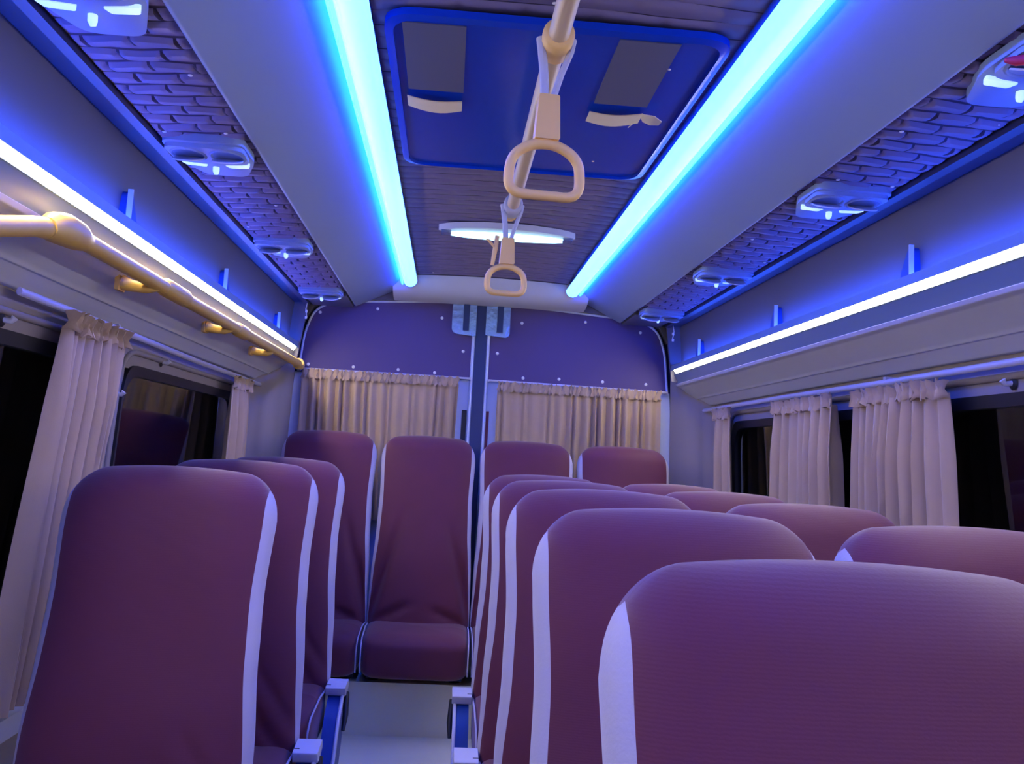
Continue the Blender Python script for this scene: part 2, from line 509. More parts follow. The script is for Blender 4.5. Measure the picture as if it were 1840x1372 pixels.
# header band over the doors
hb = mk('trim_6', *prism([(-0.96, 2.18), (-0.96, 1.90), (-0.905, 1.90), (-0.86, 1.975), (-0.77, 2.012), (-0.3, 2.04), (0.0, 2.045), (0.3, 2.04), (0.77, 2.012), (0.86, 1.975), (0.905, 1.90), (0.96, 1.90), (0.96, 2.18)],
                         4.655, 4.73, lambda a, b, c: (a, c, b)), 'shelf')
tag(hb, kind='structure')
for s, num in ((-1, 1), (1, 2)):
    dr = thing('door_%d' % num, (0, 0, FZ), kind='structure')
    cx = -0.031                                    # door split
    def Z(z): return z - FZ
    out = [(cx + s * 0.028, 2.045), (s * 0.30, 2.038), (s * 0.77, 2.008), (s * 0.86, 1.962), (s * 0.898, 1.85), (s * 0.918, 1.655)]
    # painted lower door skin
    low = [(cx + s * 0.028, 1.66), (s * 0.935, 1.652), (s * 0.955, 1.30), (s * 0.955, 0.2), (cx + s * 0.028, 0.2)]
    mk('door_skin', *prism([(a, Z(b)) for a, b in low], 4.70, 4.735, lambda a, b, c: (a, c, b)), 'doorpaint', dr)
    # upper fabric panel
    up = [(cx + s * 0.028, 1.665)] + out
    mk('upper_panel', *prism([(a, Z(b)) for a, b in fillet(up, [0, 0, .05, .10, .06, .04, 0], 5)], 4.685, 4.72, lambda a, b, c: (a, c, b)), 'doorpanel', dr, 40)
    # pale piping round the panel
    pp = fillet(out, [0, .05, .10, .06, .04, 0], 5)
    mk('edge_piping', *tube([(a, 4.685, Z(b)) for a, b in pp], 0.006, 8), 'doorpaint', dr, 60)
    mk('edge_moulding', *tube([(cx + s * 0.036, 4.684, Z(2.03)), (cx + s * 0.036, 4.684, Z(1.2))], 0.010, 8), 'doorpaint', dr, 60)
    for px, pz in ((0.80, 1.95), (0.52, 1.985), (0.20, 1.96), (0.085, 1.80), (0.84, 1.69), (0.62, 1.69), (0.40, 1.69), (0.22, 1.685)):
        mk('screw', *dome((cx + s * px, 4.685, Z(pz)), 0.008, (0, -1, 0)), 'screw', dr, 60)
    # metal bracket at the top of the door edge
    b0, b1 = (-0.180, -0.060) if s < 0 else (-0.012, 0.108)
    poly = [(b0, 2.035), (b1, 2.035), (b1, 1.875), (b0, 1.885)]
    rr = [0.004, 0.004, 0.004, 0.03] if s < 0 else [0.004, 0.004, 0.03, 0.004]
    bk = mk('hinge_plate', *prism([(a, Z(b)) for a, b in fillet(poly, rr)], 4.655, 4.684, lambda a, b, c: (a, c, b)), 'metal', dr, 40)
    mk('hinge_block', *prism([(a, Z(b)) for a, b in [(b0 + .055, 2.03), (b0 + .085, 2.03), (b0 + .085, 1.90), (b0 + .055, 1.90)]], 4.640, 4.656, lambda a, b, c: (a, c, b)), 'post', bk)
    # red marker slot in the painted edge
    r0 = -0.105 if s < 0 else 0.006
    mk('marker_slot', *prism([(a, Z(b)) for a, b in [(r0, 1.51), (r0 + 0.024, 1.51), (r0 + 0.024, 1.27), (r0, 1.27)]], 4.696, 4.701, lambda a, b, c: (a, c, b)),
       'redslot' if s > 0 else 'rubber', dr)
ps = mk('door_seal', *box(cx - 0.028, cx + 0.028, 4.672, 4.735, FZ, 2.05), 'post')
tag(ps, 'dark blue vertical seal where the two rear doors meet', 'seal')
bb = mk('trim_7', *box(-1.05, 1.05, 4.02, 4.66, FZ, 0.335), 'floor')
tag(bb, kind='structure')
# ---------------------------------------------------------------- curtains
def curtain(name, label, group, top, bot, pleats, amp, axis='y', side=1, tie=None, seed=0, head=0.045):
    """top=(a0, a1, z), bot=(a0, a1, z) along the wall; pleats folds of depth amp"""
    rnd = random.Random(seed)
    ph = [rnd.uniform(0, 6) for _ in range(6)]
    nu, nv = pleats * 8, 26
    a0, a1, zt = top
    b0, b1, zb = bot
    def pos(sv, tv, extra=0.0):
        k = tv
        if tie:                                    # pulled in towards the tie
            tt, pull = tie
            k = tv
        L = a0 + (b0 - a0) * k
        R_ = a1 + (b1 - a1) * k
        sw = sv + 0.010 * math.sin(sv * pleats * 2.3 + ph[0]) + 0.012 * math.sin(tv * 2.5 + ph[1]) * math.sin(sv * PI)
        a = L + (R_ - L) * sw
        z = zt + (zb - zt) * tv
        w = math.sin(2 * PI * pleats * sv + 1.2 * math.sin(3 * sv + ph[2]) + 0.6 * math.sin(2.0 * tv + ph[3]))
        w = 2 * (0.5 + 0.5 * w) ** 0.8 - 1
        env = amp * (0.65 + 0.35 * math.sin(sv * 7 + ph[4])) * (0.55 + 0.45 * min(1, tv * 5))
        off = env * w + 0.006 * math.sin(tv * 5 + sv * 4 + ph[5]) * tv + extra
        return a, off, z
    def to3(a, off, z):
        if axis == 'y':
            return (side * (1.044 + (1.5 - z) * 0.035 - off), a, z)
        return (a, 4.645 - off, z)
    cz = (zt + zb) / 2
    org = Vector(to3((b0 + b1) / 2, 0, zb))
    t = thing(name, org, label, 'curtain', group)
    def wrap(p): return Vector(p) - org
    def cloth(fn, nu, nv, nm):
        V, Fc = grid(nu, nv, fn)
        n0 = len(V)
        th = 0.0025
        sh = Vector((side * th, 0, 0)) if axis == 'y' else Vector((0, th, 0))
        V2 = V + [v + sh for v in V]
        rim = [i for i in range(nu + 1)] + [(nu + 1) * (j + 1) - 1 for j in range(1, nv + 1)] + [(nu + 1) * nv + i for i in range(nu - 1, -1, -1)] + [(nu + 1) * j for j in range(nv - 1, 0, -1)]
        F2 = Fc + [[q + n0 for q in f] for f in Fc] + [[rim[k], rim[(k + 1) % len(rim)], rim[(k + 1) % len(rim)] + n0, rim[k] + n0] for k in range(len(rim))]
        return mk(nm, V2, F2, 'curtain', t, 60)
    cloth(lambda s_, v: wrap(to3(*pos(s_, v))), nu, nv, 'drape')
    def ruffle(s_, v):
        a, off, z = pos(s_, 0)
        z = zt + head * (1 - v) - 0.012 + 0.004 * math.sin(s_ * pleats * 9 + ph[0]) + 0.004 * math.sin(s_ * pleats * 23)
        w = math.sin(2 * PI * pleats * 1.7 * s_ + ph[1]) * 0.6 + 0.4 * math.sin(2 * PI * pleats * 2.6 * s_ + ph[2])
        o2 = amp * 0.45 * w * (0.4 + 0.6 * abs(v - 0.5) * 2) + 0.012
        a += 0.004 * math.sin(s_ * pleats * 13 + v * 5)
        return wrap(to3(a, o2, z))
    cloth(ruffle, pleats * 10, 6, 'heading')
    if tie:
        tt, pull = tie
        pts = [wrap(to3(*pos(k / 16, tt, 0.016))) for k in range(-1, 18)]
        mk('tie_band', *tube(pts, 0.010, 8, flat=(0.9, 0.35)), 'curtain', t, 60)
    return t

G = 'beige side curtains'
curtain('curtain', 'large beige pleated curtain gathered beside the nearest left seat', G, (2.19, 2.56, 1.536), (2.06, 2.30, 0.70), 8, 0.043, side=-1, seed=1)
curtain('curtain', 'narrow beige curtain at the far end of the left window', G, (3.86, 4.20, 1.522), (3.86, 4.30, 0.72), 5, 0.036, side=-1, seed=2)
curtain('curtain', 'narrow beige curtain at the far end of the right window', G, (4.00, 4.24, 1.522), (3.95, 4.26, 0.72), 4, 0.036, side=1, seed=3)
curtain('curtain', 'beige curtain covering the middle of the right rear window', G, (2.89, 3.46, 1.515), (2.86, 3.48, 0.72), 8, 0.038, side=1, seed=4)
curtain('curtain', 'wide beige curtain over the pillar between the right windows', G, (2.24, 2.76, 1.512), (2.16, 2.80, 0.72), 9, 0.042, side=1, seed=5)
G = 'beige rear door curtains'
curtain('curtain', 'long beige curtain hanging across the left rear door', G, (-0.885, -0.135, 1.632), (-0.885, -0.15, 0.95), 18, 0.020, axis='x', seed=6)
curtain('curtain', 'long beige curtain hanging across the right rear door', G, (0.055, 0.87, 1.622), (0.06, 0.885, 0.95), 19, 0.020, axis='x', seed=7)

# curtain rails
def rail(label, path, rad, cat='curtain rail', group='curtain rails'):
    t = thing('curtain_rail', path[0], label, cat, group)
    o = Vector(path[0])
    P = [Vector(p) - o for p in path]
    mk('rod', *tube(P, rad, 8, flat=(1.0, 0.7)), 'rail', t, 60)
    return t, P
for s, side in ((-1, 'left'), (1, 'right')):
    y0 = 1.99 if s < 0 else 1.0
    zr = 1.580 if s < 0 else 1.566
    path = [(s * 1.062, y0, zr), (s * 1.062, 2.6, zr - 0.003), (s * 1.062, 3.4, 1.568), (s * 1.062, 4.56, 1.566)]
    t, P = rail('thin pale curtain rail above the %s side windows' % side, path, 0.009)
    e = P[-1]
    mk('end_bracket', *tube([e + Vector((0, -0.02, 0)), e + Vector((s * 0.012, 0.01, -0.02)), e + Vector((s * 0.014, 0.03, -0.06)), e + Vector((s * 0.03, 0.035, -0.06))], 0.006, 8), 'seatmetal', t, 60)
    mk('bracket', *box(P[1].x - 0.004, P[1].x + s * 0.05, P[1].y - 0.008, P[1].y + 0.008, P[1].z - 0.004, P[1].z + 0.016), 'rail', t)
for s, side, x0, x1, z0, z1 in ((-1, 'left', -0.91, -0.075, 1.664, 1.664), (1, 'right', 0.02, 0.91, 1.660, 1.652)):
    t, P = rail('thin pale rail along the top of the %s rear curtain' % side, [(x0, 4.652, z0), ((x0 + x1) / 2, 4.652, (z0 + z1) / 2), (x1, 4.652, z1)], 0.006)
    for q in (P[0], P[2]):
        mk('bracket', *box(q.x - 0.006, q.x + 0.006, q.y, q.y + 0.035, q.z - 0.006, q.z + 0.006), 'rail', t)

# coat hooks and knobs on the walls
def hook(x, y, z, s, label):
    t = thing('wall_hook', (x, y, z), label, 'hook', 'wall hooks')
    mk('base', *dome((s * 0.002, 0, 0), 0.016, (-s, 0, 0), 0.3, 12), 'rubber', t, 60)
    mk('peg', *tube([(0, 0, 0), (-s * 0.018, 0, -0.002), (-s * 0.024, 0, 0.006)], [0.006, 0.006, 0.008], 8), 'screw', t, 60)
hook(-1.094, 2.00, 1.52, -1, 'dark hook at the left edge above the first left window')
hook(-1.094, 2.69, 1.41, -1, 'small dark hook on the pillar beside the large left curtain')
hook(-1.094, 3.09, 1.535, -1, 'small dark hook on the frame above the left rear window')
hook(1.094, 2.045, 1.523, 1, 'dark hook with bright centre above the nearest right window')

# ---------------------------------------------------------------- roof hatch
h = thing('roof_hatch', (0, 2.16, 2.10), 'dark blue glossy roof hatch in the middle of the ceiling', 'hatch')
def rrect(x0, x1, y0, y1, r): return fillet([(x0, y0), (x1, y0), (x1, y1), (x0, y1)], r, 6)
op = rrect(-0.335, 0.335, -0.46, 0.47, 0.07)
ip = rrect(-0.318, 0.318, -0.443, 0.453, 0.06)
n = len(op)
V = [(a, b, z) for z, P in ((0.014, op), (0.0, op), (-0.004, ip), (0.014, ip)) for a, b in P]
Fc = []
for k in range(n):
    k2 = (k + 1) % n
    for r_ in range(4):
        r2 = (r_ + 1) % 4
        Fc.append([r_ * n + k, r_ * n + k2, r2 * n + k2, r2 * n + k])
mk('frame', V, Fc, 'hatch', h, 40)
mk('panel', *prism(ip, 0.004, 0.020, lambda a, b, c: (a, b, c)), 'hatch', h, 40)
for s in (-1, 1):
    xa, xb = (-0.300, -0.178) if s < 0 else (0.116, 0.236)
    def flap(sv, tv):
        x = xa + (xb - xa) * sv
        y = -0.42 + 0.32 * tv
        z = 0.002 - 0.004 * tv ** 2.0
        return (x, y, z)
    Vf, Ff = grid(4, 12, flap)
    n0 = len(Vf)
    V2 = Vf + [(a, b, 0.006) for a, b, c in Vf]
    rim = list(range(5)) + [5 * (j + 1) - 1 for j in range(1, 13)] + [60 + i for i in range(3, -1, -1)] + [5 * j for j in range(11, 0, -1)]
    F2 = Ff + [[q + n0 for q in f] for f in Ff] + [[rim[k], rim[(k + 1) % len(rim)], rim[(k + 1) % len(rim)] + n0, rim[k] + n0] for k in range(len(rim))]
    fo = mk('flap', V2, F2, 'flap', h, 40)
    ya = -0.06
    def strip(sv, tv):
        x = xa - 0.004 + (xb - xa + 0.002) * sv
        cur = 0.012 * (1 - sv if s < 0 else sv) ** 1.0
        y = ya + 0.062 * tv - cur + 0.018 * math.sin(sv * PI) * (1 if tv > 0.5 else 0.4)
        return (x, y, -0.007 - 0.004 * math.sin(sv * PI))
    Vs, Fs = grid(10, 2, strip)
    n0 = len(Vs)
    V2 = Vs + [(a, b, c + 0.0015) for a, b, c in Vs]
    mk('tape_strip', V2, Fs + [[q + n0 for q in f] for f in Fs], 'tape', h, 60)
    if s > 0:                                    # torn loose end
        V, Fc = prism([(0, 0), (0.03, -0.012), (0.05, 0.004), (0.048, 0.03), (0.03, 0.045), (0.012, 0.04), (0.004, 0.022)], 0, 0.0015,
                      lambda a, b, c: (xb - 0.006 + a, ya - 0.006 + b, -0.006 - a * 0.25 + c))
        mk('torn_tape', V, Fc, 'tape', h)
        mk('loose_thread', *tube([(xb - 0.004, ya + 0.03, -0.006), (xb - 0.014, ya + 0.05, -0.009), (xb - 0.018, ya + 0.085, -0.006)], 0.0012, 6), 'tape', h)
for px, py in ((0.01, -0.28), (0.18, 0.33), (0.24, -0.30)):
    mk('screw', *dome((px, py, 0.004), 0.004, (0, 0, -1)), 'screw', h, 60)

# ---------------------------------------------------------------- ceiling lamp near the back
l = thing('ceiling_lamp', (0.005, 3.40, 2.10), 'slim glowing blue-white lamp across the ceiling behind the straps', 'lamp')
def lens_poly(wd, dp, n=16):
    return [(-wd + 2 * wd * k / n, -dp * (1 - (2 * k / n - 1) ** 2) ** 0.7) for k in range(n + 1)] + [(wd - 2 * wd * k / n, dp * (1 - (2 * k / n - 1) ** 2) ** 0.7) for k in range(1, n)]
mk('housing', *prism(lens_poly(0.250, 0.085), 0.0, 0.022, lambda a, b, c: (a, b, c)), 'white', l, 40)
mk('lens', *prism(lens_poly(0.205, 0.034), -0.014, 0.0, lambda a, b, c: (a, b + 0.012, c)), 'led_lamp', l, 40)
for s in (-1, 1):
    mk('end_clip', *box(s * 0.222 - 0.018, s * 0.222 + 0.018, -0.018, 0.03, -0.010, 0.0, 0.008), 'metal', l)

# ---------------------------------------------------------------- air vent consoles
def vent(x, y, label, red=False):
    s = 1 if x > 0 else -1
    t = thing('air_vent_console', (x, y, 1.984), label, 'air vent', 'air vent consoles')
    base = fillet([(-0.092, -0.10), (0.092, -0.10), (0.094, 0.04), (0.05, 0.17), (-0.05, 0.17), (-0.094, 0.04)], 0.03, 6)
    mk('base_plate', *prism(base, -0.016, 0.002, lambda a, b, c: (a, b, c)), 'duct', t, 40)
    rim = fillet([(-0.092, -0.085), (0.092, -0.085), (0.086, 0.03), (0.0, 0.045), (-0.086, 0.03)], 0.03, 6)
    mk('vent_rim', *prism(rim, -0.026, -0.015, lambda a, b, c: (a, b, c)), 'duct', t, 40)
    for q in (-1, 1):
        cx_ = q * 0.045
        ring = [(cx_ + 0.038 * math.cos(a), -0.028 + 0.045 * math.sin(a), -0.024) for a in [2 * PI * k / 20 for k in range(20)]]
        v = mk('vent_ring', *tube(ring, 0.005, 6, closed=True), 'duct', t, 60)
        disc = [(0.035 * math.cos(a), 0.040 * math.sin(a)) for a in [2 * PI * k / 20 for k in range(20)]]
        tilt = math.radians(24)
        mk('vent_flap', *prism(disc, -0.003, 0.0, lambda a, b, c: (cx_ + a, -0.028 + b * math.cos(tilt) - c * math.sin(tilt), -0.034 + b * math.sin(tilt) + c * math.cos(tilt))), 'grey', v, 40)
    for q in (-1, 1):
        mk('reading_lens', *prism(fillet([(q * 0.02, 0.052), (q * 0.082, 0.044), (q * 0.074, 0.068), (q * 0.028, 0.074)], 0.006), -0.023, -0.015, lambda a, b, c: (a, b, c)), 'led_read', t, 40)
    kb = mk('lamp_switch', *tube([(0.012 * s, 0.098, -0.010), (0.012 * s, 0.100, -0.026), (0.012 * s, 0.104, -0.032)], [0.008, 0.008, 0.005], 10), 'led_read', t, 60)
    if red:
        mk('red_rag', *tube([(-0.100, -0.040, -0.028), (-0.090, -0.053, -0.034), (-0.072, -0.068, -0.035), (-0.045, -0.080, -0.032)], [0.004, 0.008, 0.009, 0.005], 10), 'red', t, 60)
    return t
ds = ('nearest', 'second', 'third', 'farthest')
for s, side in ((-1, 'left'), (1, 'right')):
    for i, y in enumerate((1.42, 2.24, 3.26, 4.22)):
        if s > 0 and i == 0:
            vent(s * 0.765, y, 'nearest air vent console on the right quilted strip, with a red rag', True)
        else:
            vent(s * 0.765, y, '%s grey air vent console from the camera on the %s quilted strip' % (ds[i], side))

# ---------------------------------------------------------------- ceiling grab pole and straps
PX, PZ = -0.026, 1.985
p = thing('ceiling_grab_pole', (PX, 0, PZ), 'round grey-beige grab pole running along under the middle of the ceiling', 'grab pole')
mk('pole', *tube([(0, -0.7, 0), (0, 1.0, 0), (0, 2.0, 0), (0, 2.66, 0)], 0.0175, 16), 'pole', p, 60)
mk('end_cap', *tube([(0, 2.655, 0), (0, 2.675, 0)], [0.020, 0.017], 16), 'beige', p, 50)
mk('stay', *tube([(0, 2.63, 0.012), (0, 2.63, 0.135)], 0.010, 12), 'pole', p, 60)
mk('stay', *tube([(0, 0.5, 0.012), (0, 0.5, 0.14)], 0.014, 12), 'pole', p, 60)
def strap(y, label, sleeve, web, hx, yaw, drop, wd, frayed=False):
    t = thing('grab_strap', (PX, y, PZ), label, 'grab strap', 'hanging grab straps')
    mk('sleeve', *join(tube([(0, -0.035, 0), (0, -0.03, 0), (0, 0.03, 0), (0, 0.035, 0)], [0.021, 0.0265, 0.0265, 0.021], 18)), sleeve, t, 50)
    hz = -drop
    for q in (-1, 1):                            # two sides of the webbing loop, meeting in the buckle
        P = [Vector((q * 0.0275, 0, 0.004)), Vector((q * 0.024, 0.0, -0.016)), Vector((hx * 0.5 + q * 0.014, 0.0, hz * 0.33)), Vector((hx + q * 0.006, 0.0, hz * 0.60))]
        V, Fc = tube(P, 0.010, 8, flat=(0.55 if q > 0 else 0.75, 1.0))
        V = [(v.x, v.y * (0.9 if v.z > hz * 0.2 else 0.5), v.z) for v in V]
        mk('webbing', V, Fc, web, t, 40)
    c, sn = math.cos(yaw), math.sin(yaw)
    def loc(a, b, e): return (hx + a * c - b * sn, a * sn + b * c, e)
    bp = [(-0.017, hz * 0.55), (0.017, hz * 0.55), (0.021, hz + 0.002), (-0.021, hz + 0.002)]
    mk('buckle', *prism(fillet(bp, 0.004), -0.011, 0.011, lambda a, b, e: loc(a, e, b)), 'beige', t, 40)
    w2, hh = wd / 2, wd * 0.74
    tri = fillet([(-w2, hz - hh), (w2, hz - hh), (w2 * 0.93, hz - hh * 0.30), (w2 * 0.34, hz - 0.004), (-w2 * 0.34, hz - 0.004), (-w2 * 0.93, hz - hh * 0.30)],
                 [0.028, 0.028, 0.035, 0.03, 0.03, 0.035], 6)
    path = [loc(a, 0, b) for a, b in tri]
    mk('handle', *tube(path, 0.0085, 12, flat=(1.0, 1.15), closed=True), 'beige', t, 60)
    if frayed:                                   # loose tail of the strap beside the buckle
        mk('loose_tail', *tube([(hx - 0.030, -0.004, hz * 0.52), (hx - 0.034, -0.006, hz * 0.75), (hx - 0.040, -0.006, hz - 0.004)], [0.006, 0.007, 0.005], 8, flat=(1.0, 0.4)), 'beige', t, 50)
        mk('loose_tail', *tube([(hx - 0.036, -0.006, hz * 0.72), (hx - 0.052, -0.010, hz * 0.62), (hx - 0.060, -0.012, hz * 0.60)], [0.004, 0.004, 0.0015], 6), 'beige', t, 50)
strap(1.512, 'nearer beige triangular grab handle on grey straps hanging from the pole', 'beige', 'webbing', -0.009, 0.10, 0.170, 0.122)
strap(2.57, 'farther beige grab handle with frayed strap hanging in front of the lamp', 'webbing', 'webbing', -0.008, 0.06, 0.165, 0.106, True)

for s, side, x0, zt in ((-1, 'left', -0.868, 1.965), (1, 'right', 0.892, 1.968)):
    c = thing('loose_cable', (x0, 4.50, zt - 0.07), 'short loose white cable at the %s rear corner of the ceiling' % side, 'cable', 'loose corner cables')
    mk('wire', *tube([(s * 0.01, 0.02, 0.085), (0, 0, 0.07), (s * 0.004, -0.006, 0.04), (s * -0.002, 0, 0.0)], 0.0025, 6), 'screw', c, 60)
    for zz in (0.0, 0.03):
        mk('connector', *tube([(s * 0.001, -0.002, zz - 0.006), (s * 0.001, -0.002, zz + 0.006)], 0.006, 8), 'screw', c, 50)

# ---------------------------------------------------------------- yellow handrail by the left windows
hr = thing('yellow_handrail', (-0.90, 2.2, 1.672), 'long yellow handrail under the left overhead shelf', 'handrail')
o = Vector((-0.90, 2.2, 1.672))
def rel(*pts): return [Vector(q) - o for q in pts]
mk('rail_tube', *tube(rel((-0.90, 1.80, 1.672), (-0.90, 2.5, 1.672), (-0.90, 3.4, 1.675), (-0.90, 4.58, 1.680)), 0.0185, 14), 'yellow', hr, 60)
mk('front_tube', *tube(rel((-1.105, 0.86, 1.46), (-1.04, 0.92, 1.47), (-0.97, 1.02, 1.495), (-0.93, 1.22, 1.545), (-0.915, 1.50, 1.610), (-0.912, 1.58, 1.628), (-0.907, 1.68, 1.652), (-0.90, 1.80, 1.672)), [0.026, 0.018, 0.018, 0.018, 0.018, 0.018, 0.019, 0.021], 14), 'yellow', hr, 60)
mk('joint', *tube(rel((-0.902, 1.715, 1.658), (-0.901, 1.74, 1.665), (-0.90, 1.78, 1.671), (-0.90, 1.84, 1.673), (-0.90, 1.885, 1.672)), [0.020, 0.028, 0.031, 0.029, 0.020], 14), 'yellow', hr, 60)
for yj, L in ((2.50, 0.10), (3.30, 0.08)):
    mk('sleeve', *tube(rel((-0.90, yj - L, 1.674), (-0.90, yj - L + 0.02, 1.674), (-0.90, yj + L - 0.01, 1.674), (-0.90, yj + L, 1.674)), [0.019, 0.0235, 0.0235, 0.019], 14), 'yellow', hr, 50)
for yb in (2.30, 3.10, 3.82):
    b = mk('wall_bracket', *tube(rel((-0.902, yb + 0.05, 1.664), (-0.915, yb + 0.03, 1.655), (-0.94, yb + 0.005, 1.654), (-0.968, yb, 1.660)), [0.014, 0.013, 0.014, 0.018], 10), 'yellow', hr, 60)
    mk('bracket_plate', *box(-0.976 - o.x, -0.966 - o.x, yb - 0.022 - o.y, yb + 0.022 - o.y, 1.640 - o.z, 1.676 - o.z), 'yellow', b)
mk('end_socket', *tube(rel((-0.90, 4.56, 1.680), (-0.90, 4.60, 1.680)), 0.027, 14), 'yellow', hr, 50)

# ---------------------------------------------------------------- seats
def lerp_tab(tab, t):
    for (a, va), (b, vb) in zip(tab, tab[1:]):
        if t <= b:
            k = (t - a) / (b - a)
            k = k * k * (3 - 2 * k)
            return va + (vb - va) * k
    return tab[-1][1]

W_TAB = [(0, 0.226), (0.25, 0.222), (0.5, 0.213), (0.66, 0.210), (0.88, 0.216), (1, 0.216)]
H_TAB = [(0, 0.075), (0.3, 0.066), (0.6, 0.055), (0.85, 0.060), (1, 0.060)]
def backrest(parent, zb, zt, lean, folds, seed):
    """upright seat back as a fabric cover and two pale side panels; front looks to -y"""
    Hh = zt - zb
    rx, rz, arch, ne, rzw = 0.075, 0.062, 0.018, 3.4, 0.095
    def width(t):
        w = lerp_tab(W_TAB, t)
        pz = (t - (1 - rzw / Hh)) / (rzw / Hh)
        return w - rx * (1 - max(0, 1 - max(0, pz) ** 2) ** 0.5)
    rows = [(k / 44 * (1 - rz / Hh), 0.0) for k in range(44)]
    rows += [(1 - rz / Hh + (rz / Hh) * math.sin(f), math.sin(f)) for f in [PI / 2 * k / 11 for k in range(12)]]
    strips = {1: [], -1: []}
    cover_f, cover_b = [], []
    NS, NF, NB = 8, 54, 24
    def pt(t, q, th):
        w = width(t)
        hh = lerp_tab(H_TAB, t)
        if q > 0:
            hh = max(hh * (1 - q ** 2) ** 0.5, 0.001)
        c, s_ = math.cos(th), math.sin(th)
        x = w * math.copysign(abs(c) ** (2 / ne), c)
        y = hh * math.copysign(abs(s_) ** (2 / ne), s_)
        z = zb + Hh * t - arch * (x / 0.217) ** 2 * t ** 3
        yc = lean * (1 - t) - 0.020 * math.sin(t * PI) + 0.012 * t ** 4
        if y < 0:                                    # padded front: hollow middle, soft creases
            y -= 0.006 * math.cos(x / 0.22 * PI / 2) * (1 - q)
            y += 0.004 * noise.noise(Vector((x * 7 + seed, z * 5, seed))) * (1 - q)
            for (fx, fz, gx, gz, dep, wd) in folds:    # creases as short lines (x, z) -> (x, z)
                ax, az, bx, bz = fx, fz, gx, gz
                L2 = (bx - ax) ** 2 + (bz - az) ** 2
                k = max(0, min(1, ((x - ax) * (bx - ax) + (z - az) * (bz - az)) / L2))
                dd = math.hypot(x - ax - k * (bx - ax), z - az - k * (bz - az))
                y += dep * math.exp(-(dd / wd) ** 2) * math.sin(PI * (0.15 + 0.85 * k)) * (1 - q)
        return (x, yc + y, z)
    def bounds(t, q):
        w = width(t)
        low = max(0, 1 - t / 0.55)
        x0 = lerp_tab(W_TAB, min(t, 0.88)) - 0.019 + 0.015 * low ** 1.3
        if w <= x0 + 0.0003:
            return 0.0, 0.0
        tf = -math.acos((x0 / w) ** (ne / 2))
        g = min(1, max(0, (t - 0.80) / 0.16)) ** 2
        tb = math.radians(55) * (1 - g)
        return tf, max(tb, 0.0)
    Vc, idx = [], []
    S = {1: [], -1: []}
    C = []
    for t, q in rows:
        tf, tb = bounds(t, q)
        S[1].append([pt(t, q, tf + (tb - tf) * k / NS) for k in range(NS + 1)])
        S[-1].append([pt(t, q, PI - (tf + (tb - tf) * k / NS)) for k in range(NS + 1)])
        fr = [pt(t, q, -PI - tf + (tf + PI + tf) * k / NF) for k in range(NF + 1)]
        bk = [pt(t, q, tb + (PI - 2 * tb) * k / NB) for k in range(NB + 1)]
        C.append((fr, bk))
    def sheet(rws):
        n = len(rws[0])
        V = [p for r in rws for p in r]
        Fc = [[j * n + i, j * n + i + 1, (j + 1) * n + i + 1, (j + 1) * n + i] for j in range(len(rws) - 1) for i in range(n - 1)]
        return V, Fc
    front = sheet([c[0] for c in C])
    back = sheet([c[1] for c in C])
    bottom = C[0][0] + S[1][0][1:] + C[0][1][1:] + S[-1][0][::-1][1:-1]
    b = mk('backrest', *join(front, back, (bottom, [list(range(len(bottom)))])), 'maroon', parent, 180)
    for q in (-1, 1):
        n_k = sum(1 for t, qq in rows if bounds(t, qq)[0] < 0)
        keep = S[q][:n_k + 1]
        mk('side_panel', *sheet(keep), 'pale', b, 180)
    return b

def cushion(parent, cx, y0, y1, z0, z1, w):
    """rounded seat pad"""
    nu, nv = 36, 16
    e1, e2 = 0.32, 0.28
    def f(c, e): return math.copysign(abs(c) ** e, c)
    def fn(s_, t):
        th = 2 * PI * s_
        ph = -PI / 2 + PI * t
        x = w * f(math.cos(ph), e1) * f(math.cos(th), e2)
        y = (y1 - y0) / 2 * f(math.cos(ph), e1) * f(math.sin(th), e2)
        z = (z1 - z0) / 2 * f(math.sin(ph), e1)
        k = y / ((y1 - y0) / 2)
        z += 0.018 * (1 - k * k) * (1 if z > 0 else 0) - (0.02 * (1 - k) / 2 if z > 0 else 0)
        return (cx + x, (y0 + y1) / 2 + y, (z0 + z1) / 2 + z)
    c = mk('cushion', *grid(nu, nv, fn), 'maroon', parent, 180)
    return c

